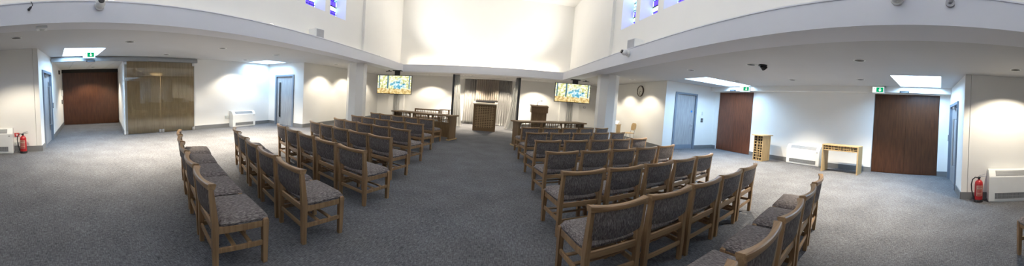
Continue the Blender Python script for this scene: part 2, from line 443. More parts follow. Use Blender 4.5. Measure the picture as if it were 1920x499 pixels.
# white pilasters behind the screens
for nm, x0, x1 in (('trim_9', -5.95, -5.05), ('trim_10', 3.38, 4.45)):
    b = MB(); b.box(x0, x1, YW-.22, YW, 0, ZC); struct(b.build(nm, M['lantern']))

# ------------------------------------------------------------------ doors
def single_door(num, a, c, h, face, vision, hinge_left, lever, label):
    """a->c: jamb points seen left to right from the room; face: unit normal into the room"""
    A, Cc = Vector((*a, 0)), Vector((*c, 0)); d = (Cc-A); W = d.length; d.normalize()
    rz = math.atan2(d.y, d.x)
    r = root('door_%d' % num, A, rz); r['label'] = label
    # local: x along, +y is away from the room when looking so that x runs to the right
    f = MB(); t = .075
    for x0, x1, z0, z1 in ((0, t, 0, h), (W-t, W, 0, h), (t, W-t, h-t, h)):
        f.box(x0, x1, -.035, .13, z0, z1, .004)
    f.build('door_frame', M['greyframe'], r)
    lf = MB(); lf.box(t, W-t, .035, .08, .005, h-t); leaf = lf.build('door_leaf', M['greydoor'], r)
    if vision:
        vx = t+.16 if vision == 'L' else W-t-.16
        g = MB(); g.box(vx-.055, vx+.055, .028, .034, .35, h-.32); g.build('vision_panel', M['black'], leaf)
        g = MB()
        for x0, x1, z0, z1 in ((vx-.075, vx-.055, .33, h-.3), (vx+.055, vx+.075, .33, h-.3), (vx-.055, vx+.055, .33, .35), (vx-.055, vx+.055, h-.32, h-.3)):
            g.box(x0, x1, .022, .034, z0, z1)
        g.build('vision_trim', M['steel'], leaf)
        hx = vx + (.14 if vision == 'L' else -.14)
        if lever == 'pull':
            g = MB(); g.tube([(hx, .03, .55), (hx, -.045, .55), (hx, -.045, 1.75), (hx, .03, 1.75)], .016); g.build('pull_handle', M['steel'], leaf, 40)
    if lever == 'lever':
        hx = W-t-.09 if hinge_left else t+.09; s_ = -1 if hinge_left else 1
        g = MB(); g.cyl((hx, .035, 1.02), (hx, .02, 1.02), .028); g.tube([(hx, .03, 1.02), (hx, -.03, 1.02), (hx+s_*.12, -.03, 1.02)], .011); g.cyl((hx, .035, .88), (hx, .024, .88), .024)
        g.build('lever_handle', M['steel'], leaf, 40)
        g = MB(); g.box(t+.02, W-t-.02, .03, .034, .02, .19); g.build('kick_plate', M['greyframe'], leaf)
        g = MB(); g.cyl((W-t-.13, .034, 1.58), (W-t-.13, .028, 1.58), .045); g.build('door_sign', M['blue'], leaf, 40)
    cl = MB(); cl.box(W/2-.14, W/2+.14, -.03, .03, h-.155, h-.10, .006); cl.build('door_closer', M['steel'], r) if vision and lever == 'pull' else cl.bm.free()
    return r
# left far door (normal -Y): seen left to right x increases
single_door(1, gl[0], gl[1], 2.23, None, 'L', True, 'none', 'blue-grey door with long dark vision strip beside the far bay')
single_door(2, gr[1], gr[0], 2.33, None, None, True, 'lever', 'plain grey door with lever handle and blue disc')
# jog doors: seen from the room, left to right
single_door(3, jl[0], jl[1], DH, None, 'R', True, 'pull', 'grey door with pull handle beside the fire extinguisher')
single_door(4, jr[1], jr[0], DH, None, 'R', True, 'pull', 'grey door with pull handle beside the dark double doors')
def panel_door(num, x, y0, y1, h, mat, label, thick=.05):
    r = root('door_%d' % num, (x, (y0+y1)/2, 0)); r['label'] = label; w = (y1-y0)/2
    l = MB(); l.box(0, thick, -w+.01, -.002, .012, h-.004); l.build('door_leaf', mat, r)
    l = MB(); l.box(0, thick, .002, w-.01, .012, h-.004); l.build('door_leaf', mat, r)
    l = MB(); l.box(thick, thick+.03, -w, w, 0, h); l.build('door_backing', M['dark'], r)
    return r
panel_door(5, XR+.05, D1[0], D1[1], HD, M['brownR'], 'red-brown flush double door beside the plain grey door')
panel_door(6, XR+.05, D2[0], D2[1], HD, M['brown'], 'dark brown flush double door beside the oak side table')
# corridor end door
r = root('door_7', (-11.99, 1.64, 0)); r['label'] = 'dark brown flush door closing the corridor'
l = MB(); l.box(-.05, .0, -1.19, 1.19, .01, 2.44); l.build('door_leaf', M['brown'], r)
l = MB(); l.box(-.06, .02, -1.22, 1.22, 2.44, 2.60); l.build('door_head', M['dark'], r)
b = MB(); b.box(-12.2, -12.06, .2, 3.1, 0, 2.7); struct(b.build('wall_corridor', M['wall']))

# timber panelling behind the glass
b = MB()
for k in range(4):
    y0 = GY0+.13+k*(GY1-GY0-.13)/4; b.box(XL-.10, XL-.06, y0+.001, y0+(GY1-GY0-.13)/4-.001, .0, 2.56)
struct(b.build('wall_left_panelling', M['oakpanel']))
gs = thing('glass_screen', 'frameless glass sliding screen in front of pale oak panelling', 'glass screen', (XL, (GY0+GY1)/2, 0))
hw = (GY1-GY0)/2-.03
for k, (y0, y1) in enumerate(((-hw, -.004), (.004, hw))):
    g = MB(); g.box(.02, .032, y0, y1, .012, 2.555); p = g.build('glass_pane', M['glass'], gs)
    for yy, zz in ((y0+.045, .008), (y1-.045, .008), (y0+.045 if k == 0 else y1-.045, 2.44)):
        fx = MB(); fx.box(.012, .045, yy-.04, yy+.04, zz, zz+.112, .003); fx.build('patch_fitting', M['steel'], p)
    eg = MB(); yy = y0 if k == 0 else y1; eg.box(.014, .038, yy-.006, yy+.006, .012, 2.555); eg.build('edge_strip', M['white'], p)

# ------------------------------------------------------------------ chairs
CW = .515
def make_chair():
    c = thing('chapel_chair', '', 'chair', (0, 0, 0)); hx = CW/2-.021
    def back_y(z): return -.212 if z < .40 else -.212-(z-.40)*.11
    for s in (-1, 1):
        m = MB()
        rings = []
        for z, w, d in ((0, .038, .040), (.2, .043, .047), (.40, .044, .054), (.60, .041, .046), (.752, .038, .038)):
            y = back_y(z) if z else -.206
            rings.append([(s*hx-w/2, y-d/2, z), (s*hx+w/2, y-d/2, z), (s*hx+w/2, y+d/2, z), (s*hx-w/2, y+d/2, z)])
        m.loft(rings); m.build('leg', M['oak'], c)
        m = MB(); rings = []
        for z, w, d in ((0, .038, .038), (.2, .043, .045), (.375, .046, .052), (.405, .040, .046), (.415, .024, .032)):
            rings.append([(s*hx-w/2, .205-d/2, z), (s*hx+w/2, .205-d/2, z), (s*hx+w/2, .205+d/2, z), (s*hx-w/2, .205+d/2, z)])
        m.loft(rings); m.build('leg', M['oak'], c)
        m = MB(); m.box(s*hx-.011, s*hx+.011, -.2, .195, .335, .392, .004); m.build('seat_rail', M['oak'], c)
        m = MB(); m.box(s*hx-.010, s*hx+.010, -.2, .195, .165, .208, .004); m.build('stretcher', M['oak'], c)
    m = MB(); m.box(-hx, hx, .195, .217, .335, .392, .004); m.build('seat_rail', M['oakx'], c)
    m = MB(); m.box(-hx, hx, -.224, -.202, .335, .392, .004); m.build('seat_rail', M['oakx'], c)
    m = MB(); m.box(-hx, hx, -.222, -.202, .160, .200, .004); m.build('stretcher', M['oakx'], c)
    for y in (-.06, .075):
        m = MB(); m.box(-hx, hx, y-.017, y+.017, .205, .220, .003); m.build('book_slat', M['oakx'], c)
    # seat pad: crowned cushion
    m = MB(); nx, ny = 14, 12; hxs, y0, y1 = CW/2-.008, -.185, .245
    top, bot = [], []
    for j in range(ny+1):
        rt, rb = [], []
        for i in range(nx+1):
            u, v = i/nx*2-1, j/ny*2-1
            # rounded-corner plan
            k = 1-.03*(abs(u)**6)*(abs(v)**6)*2
            x = u*hxs*k; y = (y0+y1)/2+v*(y1-y0)/2*k
            e = max(0, 1-max(abs(u), abs(v))**7)
            z = .418+.048*e**.5+.010*(1-u*u)*(1-v*v) - .004*max(0, v)**3
            rt.append(m.bm.verts.new((x, y, z))); rb.append(m.bm.verts.new((x*.975, (y-.03)*.975+.03, .394)))
        top.append(rt); bot.append(rb)
    for j in range(ny):
        for i in range(nx):
            m.bm.faces.new((top[j][i], top[j][i+1], top[j+1][i+1], top[j+1][i]))
            m.bm.faces.new((bot[j][i], bot[j+1][i], bot[j+1][i+1], bot[j][i+1]))
    for i in range(nx):
        m.bm.faces.new((top[0][i], bot[0][i], bot[0][i+1], top[0][i+1])); m.bm.faces.new((top[ny][i], top[ny][i+1], bot[ny][i+1], bot[ny][i]))
    for j in range(ny):
        m.bm.faces.new((top[j][0], top[j+1][0], bot[j+1][0], bot[j][0])); m.bm.faces.new((top[j][nx], bot[j][nx], bot[j+1][nx], top[j+1][nx]))
    m.build('seat', M['fabric'], c, 50)
    # back pad, bowed backwards in plan
    m = MB(); rings = []; hw = hx-.012; N = 12
    for i in range(N+1):
        u = i/N*2-1; bow = -.022*(1-u*u); x = u*hw; ring = []
        lo = .500-.018*(1-u*u)
        for z, off in ((lo, -.016), (lo+.012, -.024), (.62, -.026), (.735, -.022), (.735, .012), (.62, .022), (lo+.012, .018), (lo, .008)):
            ring.append((x, back_y(z)+bow+off, z))
        rings.append(ring)
    m.loft(rings); m.build('backrest', M['fabric'], c, 45)
    # top rail: deep ends, thinner dipped middle
    m = MB(); rings = []; hw = CW/2+.006
    for i in range(17):
        u = i/16*2-1; bow = -.030*(1-u*u); d0, d1 = -.028, .022+.020*abs(u)**2.5
        zt = .785-.010*(1-u*u); zb = .734; y = back_y(.76)+bow; x = u*hw
        rings.append([(x, y+d0+.006, zb), (x, y+d0, zb+.012), (x, y+d0+.004, zt-.006), (x, y+d0+.012, zt), (x, y+d1-.006, zt-.004), (x, y+d1, zt-.014), (x, y+d1-.012, zb)])
    m.loft(rings); m.build('top_rail', M['oakx'], c, 40)
    return c
chair0 = make_chair(); used = [False]
ORD = ['first', 'second', 'third', 'fourth', 'fifth', 'sixth', 'seventh', 'eighth', 'ninth', 'tenth', 'eleventh', 'twelfth']
def put_chair(loc, rz, label, group):
    if not used[0]:
        used[0] = True; chair0.location = loc; chair0.rotation_euler = (0, 0, rz); chair0['label'] = label; chair0['group'] = group; return chair0
    return dup(chair0, loc, rz, label, group)
SEAT = ['aisle seat', 'second from the aisle', 'middle seat', 'fourth from the aisle', 'far end seat']
ROWN = ['front row', 'second row', 'third row', 'fourth row', 'fifth row', 'sixth row', 'rearmost row']
R_ROWS = [((.66, 7.35), (3.62, 8.42)), ((.67, 6.19), (3.58, 7.12)), ((.71, 4.98), (3.58, 5.90)), ((.72, 3.87), (3.53, 4.70)),
          ((.69, 2.75), (3.52, 3.54)), ((.66, 1.78), (3.43, 2.51)), ((.50, .74), (3.46, 1.46))]
L_ROWS = [((-1.76, 8.0), (-4.36, 9.12)), ((-1.70, 6.55), (-4.22, 7.50)), ((-1.63, 5.25), (-4.10, 6.34)), ((-1.58, 4.12), (-4.06, 5.24)),
          ((-1.45, 2.97), (-4.13, 4.20)), ((-1.50, 1.86), (-4.20, 3.12)), ((-1.68, 1.04), (-4.45, 2.12))]
for sgn, rows, desk in ((1, R_ROWS, 'right'), (-1, L_ROWS, 'left')):
    for ri, (p, q) in enumerate(rows):
        p, q = Vector(p), Vector(q); chord = q-p; L = chord.length; ang = math.atan2(chord.y, chord.x) if sgn > 0 else math.atan2(-chord.y, -chord.x)
        curve = [-3, -1.5, 0, 1.5, 3] if sgn > 0 else [4, 2, 0, -2, -4]
        pos = p.copy()
        for k in range(5):
            a = ang+math.radians(curve[k]); ex = Vector((math.cos(a), math.sin(a))); fw = Vector((-ex.y, ex.x))
            step = ex*(L/5)*sgn*1.0
            mid = pos+step*.5; ctr = mid+fw*.272
            put_chair((ctr.x, ctr.y, 0), a, 'grey-padded oak chair, %s, %s behind the %s-hand desk' % (SEAT[k], ROWN[ri], desk), 'oak chairs in the %s-hand block of seats' % desk)
            pos = pos+step
# one more chair at the very edge of the view, behind the others
a = math.radians(14); ex = Vector((math.cos(a), math.sin(a))); fw = Vector((-ex.y, ex.x))
ctr = Vector((3.13, -.935))-ex*(CW/2-.02)-fw*.205
put_chair((ctr.x, ctr.y, 0), a, 'lone oak chair behind all the rows, only a front leg showing', None)

# ------------------------------------------------------------------ lattice helper
def lattice(b, x0, x1, z0, z1, nx, nz, y0, y1, w=.016, wob=.25, tilt=.0):
    cw, ch = (x1-x0)/nx, (z1-z0)/nz
    for i in range(1, nx):
        xa = x0+i*cw+random.uniform(-wob, wob)*cw; xb = xa+random.uniform(-wob, wob)*cw+tilt
        xa, xb = (min(max(q, x0), x1) for q in (xa, xb))
        b.bar((xa, (y0+y1)/2, z0), (xb, (y0+y1)/2, z1), y1-y0, w, up=(1, 0, 0))
    for j in range(1, nz):
        za = z0+j*ch+random.uniform(-wob, wob)*ch; zb = za+random.uniform(-wob, wob)*ch
        b.bar((x0, (y0+y1)/2, za), (x1, (y0+y1)/2, zb), y1-y0, w, up=(0, 0, 1))

# ------------------------------------------------------------------ desks
def desk(label, p, q, h, end):
    """long reading desk, p->q is the edge nearest the chairs, left to right as seen"""
    p, q = Vector((*p, 0)), Vector((*q, 0)); d = q-p; L = d.length
    t = thing('reading_desk', label, 'desk', p, math.atan2(d.y, d.x)); D = .50
    m = MB(); m.box(-.06, L+.06, -.07, D, h-.045, h, .006); m.build('desk_top', M['oakd'], t)
    for x0 in (.0, L-.05):
        m = MB(); m.box(x0, x0+.05, .0, D-.06, .03, h-.045, .004); m.build('end_panel', M['oakdz'], t)
        m = MB(); m.box(x0-.03, x0+.08, -.04, D, 0, .035, .004); m.build('foot', M['oakl'], t)
    m = MB(); m.box(.05, L-.05, .05, .075, .10, .60); m.build('front_panel', M['oakdz'], t)
    m = MB(); m.box(.05, L-.05, .04, .085, .595, .625, .003); m.build('mid_rail', M['oakd'], t)
    s = L/3
    for k in range(3):
        m = MB(); lattice(m, k*s+.10, (k+1)*s-.10, .625, h-.045, 7, 4, .055, .075, .017, .3); m.build('lattice_panel', M['oakdz'], t)
        for e, dr in ((k*s+.05, 1), ((k+1)*s-.05, -1)):
            m = MB(); n_ = 8; poly = [(e, .05, h-.045), (e, .05, .625)]
            for i in range(n_+1):
                a = i/n_*PI/2; poly.append((e+dr*(.03+.10*(1-math.cos(a))), .05, .625+(h-.045-.625)*math.sin(a)))
            m.prism(poly, (0, .03, 0)); m.build('bracket', M['oakdz'], t)
    return t
desk('long oak reading desk with lattice band in front of the left-hand chairs', (-3.62, 9.55), (-1.42, 8.75), .88, 1)
desk('long oak reading desk with lattice band in front of the right-hand chairs', (.70, 8.32), (2.98, 9.12), .86, -1)

# bench behind left desk
t = thing('bench', 'oak bench with lattice back standing behind the left-hand desk', 'bench', (-3.06, 12.3, 0), 0)
m = MB(); m.box(-.58, .58, -.02, .05, .80, .87, .006); m.build('top_rail', M['oakd'], t)
m = MB(); m.box(-.56, .56, -.01, .025, .55, .60); m.build('lower_rail', M['oakd'], t)
m = MB(); lattice(m, -.54, .54, .60, .80, 10, 3, .0, .02, .018); m.build('lattice_panel', M['oakdz'], t)
m = MB(); m.box(-.56, .56, .03, .45, .40, .45, .006); m.build('seat', M['oakd'], t)
for x in (-.55, .55):
    m = MB(); m.box(x-.03, x+.03, -.02, .45, 0, .40); m.box(x-.03, x+.03, -.02, .04, .40, .80); m.build('leg', M['oakdz'], t)
# small stand beside it
t = thing('pedestal_stand', 'small square oak stand with lattice sides beside the bench', 'stand', (-2.22, 12.2, 0), 0)
m = MB(); m.box(-.22, .22, -.2, .2, .86, .90, .005); m.build('stand_top', M['oakd'], t)
for x in (-.17, .17):
    for y in (-.15, .15):
        m = MB(); m.box(x-.02, x+.02, y-.02, y+.02, 0, .86); m.build('leg', M['oakdz'], t)
m = MB(); lattice(m, -.15, .15, .45, .86, 5, 6, -.16, -.14, .014); m.build('lattice_panel', M['oakdz'], t)
m = MB(); m.box(-.15, .15, -.13, .13, .42, .45); m.build('shelf', M['oakd'], t)

# central reading lectern
t = thing('lectern', 'tall oak lectern with woven lattice front before the central curtains', 'lectern', (-.47, 12.0, 0), 0)
for x in (-.44, .44):
    m = MB(); m.box(x-.045, x+.045, -.02, .40, 0, 1.27, .005); m.build('side_panel', M['oakl'] if 0 else M['oakdz'], t)
m = MB(); m.box(-.395, .395, .03, .05, 0, 1.27); m.build('front_panel', M['oakdeep'], t)
m = MB(); m.box(-.395, .395, -.015, .05, .0, .16, .004); m.build('bottom_rail', M['oakd'], t)
m = MB(); m.box(-.395, .395, -.015, .05, 1.18, 1.27, .004); m.build('head_rail', M['oakd'], t)
m = MB(); lattice(m, -.395, .395, .16, 1.18, 8, 13, -.008, .030, .030, .10); m.build('lattice_panel', wood('lattice_oak', (.40, .27, .14), (.54, .38, .21), 'x', .45, 40), t)
m = MB(); m.prism([(-.52, -.10, 1.26), (-.52, .44, 1.33), (-.52, .44, 1.37), (-.52, -.10, 1.30)], (1.04, 0, 0)); m.build('sloped_top', M['cream'], t)
m = MB(); m.box(-.42, .40, .0, .10, 1.345, 1.385, .008); tt = m.build('book_rest', M['black'], t)

# second lectern, with microphone
t = thing('lectern', 'small plain oak lectern with deep head against the pale front wall', 'lectern', (1.85, 12.0, 0), 0)
m = MB(); m.box(-.36, .36, -.16, .26, 1.02, 1.30, .008); m.build('head_box', M['oakd'], t)
m = MB(); lattice(m, -.33, .33, 1.05, 1.27, 8, 4, -.172, -.160, .02, .12); m.build('lattice_panel', M['oakd'], t)
m = MB(); m.prism([(-.38, -.19, 1.30), (-.38, .29, 1.36), (-.38, .29, 1.385), (-.38, -.19, 1.325)], (.76, 0, 0)); m.build('sloped_top', M['oakd'], t)
m = MB(); m.box(-.32, .32, -.08, .22, .05, 1.02, .006); m.build('body', M['oakdz'], t)
m = MB(); m.box(-.36, .36, -.16, .28, 0, .05, .006); m.build('base', M['oakd'], t)
t = thing('microphone', 'thin gooseneck microphone on top of the small plain lectern', 'microphone', (1.76, 12.1, 1.374), 0)
m = MB(); m.cyl((0, 0, -.005), (0, 0, .02), .035); m.build('base', M['black'], t, 40)
m = MB(); m.tube([(0, 0, .01), (0, -.01, .08), (.03, -.02, .16), (.08, -.03, .20), (.15, -.05, .215)], .007); m.build('gooseneck', M['black'], t, 60)
m = MB(); m.cyl((.14, -.047, .213), (.20, -.066, .214), .014); m.build('capsule', M['black'], t, 40)

# ------------------------------------------------------------------ curtains
def curtain(name, label, x0, x1, y, z0, z1, folds, depth, mat, gather=None, group=None, thick=True):
    b = MB(); N = folds*12; NZ = 14; rows = []
    ph = random.random()*6
    for j in range(NZ+1):
        v = j/NZ; z = z0+(z1-z0)*v; row = []
        xa, xb = (x0, x1) if gather is None else gather(v)
        for i in range(N+1):
            u = i/N; a = u*folds*2*PI+ph
            amp = depth*(1-.25*v)*(.8+.3*math.sin(u*7+ph*2))
            row.append((xa+(xb-xa)*u+.12*(xb-xa)/folds*math.sin(2*a), y+amp*(math.sin(a)+.25*math.sin(2.3*a+v*2)), z))
        rows.append(row)
    V = [[b.bm.verts.new(p) for p in r_] for r_ in rows]
    for j in range(NZ):
        for i in range(N): b.bm.faces.new((V[j][i], V[j][i+1], V[j+1][i+1], V[j+1][i]))
    bmesh.ops.solidify(b.bm, geom=b.bm.faces[:], thickness=.006)
    ob = b.build(name, mat, None, 70)
    if label: tag(ob, label, 'curtain', group)
    return ob
curtain('drape', 'long grey drape left of the short curtain, behind the tall lectern', -1.74, -1.02, 14.75, .02, 2.62, 6, .05, M['curtain'])
curtain('drape', 'long grey drape right of the short curtain, behind the tall lectern', .02, .74, 14.75, .02, 2.64, 6, .05, M['curtain'])
ac = curtain('short_curtain', 'short warm grey pleated curtain hanging above the tall lectern', -1.08, .06, 14.55, 1.42, 2.63, 11, .035, M['ark'])
hm = MB(); hm.box(-1.08, .06, 14.50, 14.60, 1.36, 1.42, .01); hm.build('hem_bar', M['black'], ac)
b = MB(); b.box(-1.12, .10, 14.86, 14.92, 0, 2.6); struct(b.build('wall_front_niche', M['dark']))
def ga(v): return (-2.06, -1.58-.20*v)
c1 = curtain('stage_curtain', 'pale full-height curtain at the left edge of the draped recess', -2, -1.6, 13.1, .02, 2.70, 4, .05, M['curtainw'], ga)
m = MB(); m.box(-2.10, -2.00, 13.0, 13.2, .02, 2.70, .02); m.build('dark_return', M['darkcloth'], c1)
def gb(v): return (.42+.42*v**.8, .96)
c1 = curtain('stage_curtain', 'pale full-height curtain sweeping out at the right of the draped recess', .5, .96, 13.1, .02, 2.70, 4, .05, M['curtainw'], gb)
m = MB(); m.box(.95, 1.05, 13.0, 13.2, .02, 2.70, .02); m.build('dark_return', M['darkcloth'], c1)
b = MB(); b.box(-1.95, .95, 14.4, 15.0, 2.64, ZC); struct(b.build('trim_11', M['wall']))
curtain('window_curtain', 'narrow grey curtain on the white pilaster below the left-hand screen', -5.62, -5.30, 14.70, .02, 2.70, 3, .035, M['curtainw'])
curtain('window_curtain', 'narrow grey curtain on the white pilaster below the right-hand screen', 3.78, 4.10, 14.70, .02, 2.70, 3, .035, M['curtainw'])

# ------------------------------------------------------------------ screens
def tv(label, x, y, zc, w, rz, bx):
    t = thing('television', label, 'television', (x, y, zc), rz); h = w*.585
    m = MB(); m.box(-w/2, w/2, -.02, .045, -h/2, h/2, .008); m.build('case', M['black'], t)
    m = MB(); m.box(-w/2+.025, w/2-.025, -.026, -.021, -h/2+.03, h/2-.025); m.build('screen', M['screen'], t)
    m = MB(); m.box(bx-.12, bx+.12, .05, .12, -.2, ZC-zc-.02, .006); m.build('mount_post', M['black'], t)
    m = MB(); m.box(bx-.2, bx+.2, -.04, .22, ZC-zc-.04, ZC-zc, .004); m.build('ceiling_plate', M['black'], t)
    return t
tv('hung screen showing autumn woods between left-hand column and oak bench', -4.55, 11.9, 2.0, 1.62, math.radians(4), .10)
tv('hung screen showing autumn woods between small lectern and right-hand column', 3.18, 11.7, 2.06, 1.56, math.radians(-4), .10)
for nm, p, lab in (('cable_arm', (-4.85, 11.95), 'small black cable bracket on the ceiling by the left-hand screen'), ('cable_arm', (3.75, 11.75), 'small black cable bracket on the ceiling by the right-hand screen')):
    m = MB(); m.cyl((p[0], p[1], ZC), (p[0], p[1], ZC-.06), .03); m.tube([(p[0]-.15, p[1], ZC-.07), (p[0], p[1], ZC-.05), (p[0]+.14, p[1]-.05, ZC-.06)], .014)
    tag(m.build(nm, M['black']), lab, 'bracket')

# ------------------------------------------------------------------ fan heaters
def heater(label, x, y, L, face):
    """face = rotation so that local -Y looks into the room"""
    t = thing('fan_heater', label, 'heater', (x, y, 0), face, 'white fan heaters along the walls'); D, H = .24, .66
    m = MB(); poly = [(-L/2, -D/2, .02), (-L/2, D/2, .02), (-L/2, D/2, H), (-L/2, -D/2+.09, H), (-L/2, -D/2, H-.14)]
    m.prism(poly, (L, 0, 0)); bmesh.ops.bevel(m.bm, geom=m.bm.edges[:], offset=.006, segments=2, affect='EDGES'); m.build('casing', M['white'], t)
    m = MB(); m.box(-L/2+.01, L/2-.01, -D/2+.02, D/2, 0, .03); m.build('plinth', M['white'], t)
    # top grille on the sloping shoulder
    import mathutils
    a = math.atan2(.14, .09)
    mt = Matrix.Translation((0, -D/2+.045, H-.07)) @ Matrix.Rotation(a, 4, 'X')
    m = MB()
    for k in range(5):
        yy = -.045+k*.0225; m.box(-L/2+.14, L/2-.14, yy-.008, yy+.008, -.002, .008, 0, 2, mt)
    m.build('top_grille', M['grille'], t)
    m = MB(); m.box(-L/2+.13, L/2-.13, -.06, .06, -.003, .0035, 0, 2, mt); m.build('grille_recess', M['base'], t)
    m = MB(); m.box(-L/2+.12, L/2-.12, -D/2-.004, -D/2+.01, .07, .19); m.build('grille_recess', M['base'], t)
    m = MB()
    nb = max(8, int(L/.03))
    for k in range(nb+1):
        xx = -L/2+.12+k*(L-.24)/nb; m.box(xx-.004, xx+.004, -D/2-.01, -D/2-.002, .07, .19)
    for k in range(3): m.box(-L/2+.12, L/2-.12, -D/2-.01, -D/2-.002, .07+k*.055, .078+k*.055)
    m.build('bottom_grille', M['grille'], t)
    m = MB(); m.box(L/2-.10, L/2-.06, -D/2-.004, -D/2, H-.20, H-.185); m.build('badge', M['black'], t)
    return t
heater('white fan heater against the long bay wall beside the glass screen', XL+.13, 6.74, 1.10, -PI/2*-1 if 0 else PI/2)
heater('white fan heater against the wall beside the oak side table', XR-.13, 4.02, 1.14, -PI/2)
heater('white fan heater nearest the extinguisher by the single oak chair leg', AR-.13, -1.60, 1.25, -PI/2)
heater('white fan heater cut by the frame beside the left-hand extinguisher', AL+.13, -1.60, 1.25, PI/2)

# ------------------------------------------------------------------ fire extinguishers
def extinguisher(label, x, y, rz):
    t = thing('fire_extinguisher', label, 'fire extinguisher', (x, y, 0), rz)
    m = MB(); m.lathe([(.060, .03), (.078, .032), (.080, .05), (.080, .36), (.074, .40), (.052, .435), (.028, .45), (.026, .465)], 36); m.build('cylinder_body', M['red'], t, 35)
    m = MB(); m.lathe([(.084, .0), (.088, .004), (.088, .035), (.081, .045), (.081, .055)], 36); m.build('base_ring', M['black'], t, 35)
    m = MB(); m.cyl((0, 0, .46), (0, 0, .505), .022); m.box(-.02, .02, -.05, .025, .49, .515, .004); m.build('valve', M['black'], t, 40)
    m = MB(); m.bar((.0, .0, .515), (.135, -.02, .53), .02, .012, bev=.003); m.bar((.0, .0, .535), (.125, -.02, .575), .02, .010, bev=.003); m.build('handle', M['steel'], t)
    pts = [(-.02, 0, .49), (-.07, 0, .505), (-.125, 0, .46), (-.145, 0, .36), (-.135, 0, .24), (-.11, -.01, .14), (-.094, -.012, .09)]
    m = MB(); m.tube(pts, .012); m.cyl((-.098, -.012, .12), (-.090, -.012, .055), .016, .020); m.build('hose', M['black'], t, 60)
    m = MB(); N = 14
    for z0, z1 in ((.13, .345),):
        a0, a1 = -PI/2-.75, -PI/2+.75
        P = [[m.bm.verts.new((.0812*math.cos(a0+(a1-a0)*i/N), .0812*math.sin(a0+(a1-a0)*i/N), z)) for i in range(N+1)] for z in (z0, z1)]
        for i in range(N): m.bm.faces.new((P[0][i], P[0][i+1], P[1][i+1], P[1][i]))
    bmesh.ops.solidify(m.bm, geom=m.bm.faces[:], thickness=-.0012)
    lb = m.build('instruction_label', M['cream'], t, 60)
    m = MB()
    for z, w in ((.325, .055), (.305, .05), (.26, .06), (.235, .06), (.21, .055), (.175, .06), (.15, .05)):
        h_ = .010 if z > .3 else .016
        for i in range(-2, 3):
            a = -PI/2+i*.24; m.box(-.009, .009, -.0006, .0006, -h_/2, h_/2, 0, 2, Matrix.Translation((.083*math.cos(a), .083*math.sin(a), z)) @ Matrix.Rotation(a+PI/2, 4, 'Z'))
    m.build('label_print', M['redink'], lb)
    return t
extinguisher('red fire extinguisher with hose beside the left-hand wall corner', AL+.16, -.74, math.radians(80))
extinguisher('red fire extinguisher with hose between grey door corner and white heater', AR-.18, -.79, math.radians(-85))
t = thing('fire_sign', 'small red and white fire sign low on the wall behind the extinguisher', 'sign', (AL+.012, -.90, .46), math.radians(90))
m = MB(); m.box(-.06, .06, -.004, .004, -.05, .05); m.build('plate', M['redink'], t)
m = MB(); m.box(-.012, .012, -.007, -.004, -.032, .02); m.box(.018, .045, -.007, -.004, -.03, -.02); m.tube([(-.0, -.006, .02), (-.02, -.006, .03), (-.03, -.006, .0)], .003); m.build('pictogram', M['paper'], t)

# ------------------------------------------------------------------ oak stand and side table on the right
t = thing('lattice_stand', 'narrow upright oak stand with lattice front beside the red-brown doors', 'stand', (7.46, 5.35, 0), math.radians(-90))
m = MB(); m.box(-.23, .23, -.28, .28, .88, .915, .004); m.build('stand_top', M['oakl'], t)
for x in (-.165, .165):
    m = MB(); m.box(x-.012, x+.012, -.21, .22, 0, .88, .002); m.build('side_panel', M['oakl'], t)
m = MB(); m.box(-.153, .153, -.17, -.15, .03, .88); m.build('dark_back', M['dark'], t)
m = MB(); lattice(m, -.153, .153, .03, .86, 4, 9, -.205, -.185, .02, .22); m.build('lattice_panel', M['oakl'], t)
m = MB(); m.box(-.153, .153, -.21, .22, .0, .03); m.build('bottom_board', M['oakl'], t)
t = thing('side_table', 'oak side table with lattice frieze between white heater and dark doors', 'table', (7.45, 2.62, 0), math.radians(-90)); W = 1.06
m = MB(); m.box(-W/2, W/2, -.20, .20, .80, .835, .004); m.build('table_top', M['oakl'], t)
for x in (-W/2+.02, W/2-.02):
    m = MB(); m.box(x-.02, x+.02, -.20, .20, 0, .80, .003); m.build('leg', M['oakl'], t)
m = MB(); m.box(-W/2+.04, W/2-.04, -.19, .18, .655, .685, .003); m.build('shelf', M['oakl'], t)
m = MB(); m.box(-W/2+.04, W/2-.04, -.13, -.12, .685, .80); m.build('dark_back', M['dark'], t)
m = MB(); lattice(m, -W/2+.04, W/2-.04, .685, .80, 12, 3, -.185, -.165, .014, .4); m.build('lattice_panel', M['oakl'], t)

# ------------------------------------------------------------------ clock
t = thing('wall_clock', 'round dark-rimmed wall clock with cream face', 'clock', (AR-.005, 10.08, 2.34), math.radians(-90))
R_ = .25; rx = Matrix.Rotation(PI/2, 4, 'X')
m = MB(); m.lathe([(R_, .0), (R_, .04), (R_-.012, .055), (R_-.03, .045), (R_-.03, .02)], 48, rx); m.build('rim', M['brownrim'], t, 40)
m = MB(); m.cyl((0, -.018, 0), (0, -.030, 0), R_-.028, seg=48); m.build('face', M['face'], t, 40)
m = MB()
for k in range(12):
    a = k*PI/6; m.bar((math.sin(a)*.17, -.032, math.cos(a)*.17), (math.sin(a)*.20, -.032, math.cos(a)*.20), .006, .014, up=(0, 1, 0))
m.build('hour_marks', M['black'], t)
m = MB(); m.bar((0, -.036, 0), (math.sin(1.9)*.11, -.036, math.cos(1.9)*.11), .006, .014, up=(0, 1, 0)); m.build('hour_hand', M['black'], t)
m = MB(); m.bar((0, -.038, 0), (math.sin(3.4)*.16, -.038, math.cos(3.4)*.16), .006, .010, up=(0, 1, 0)); m.build('minute_hand', M['black'], t)

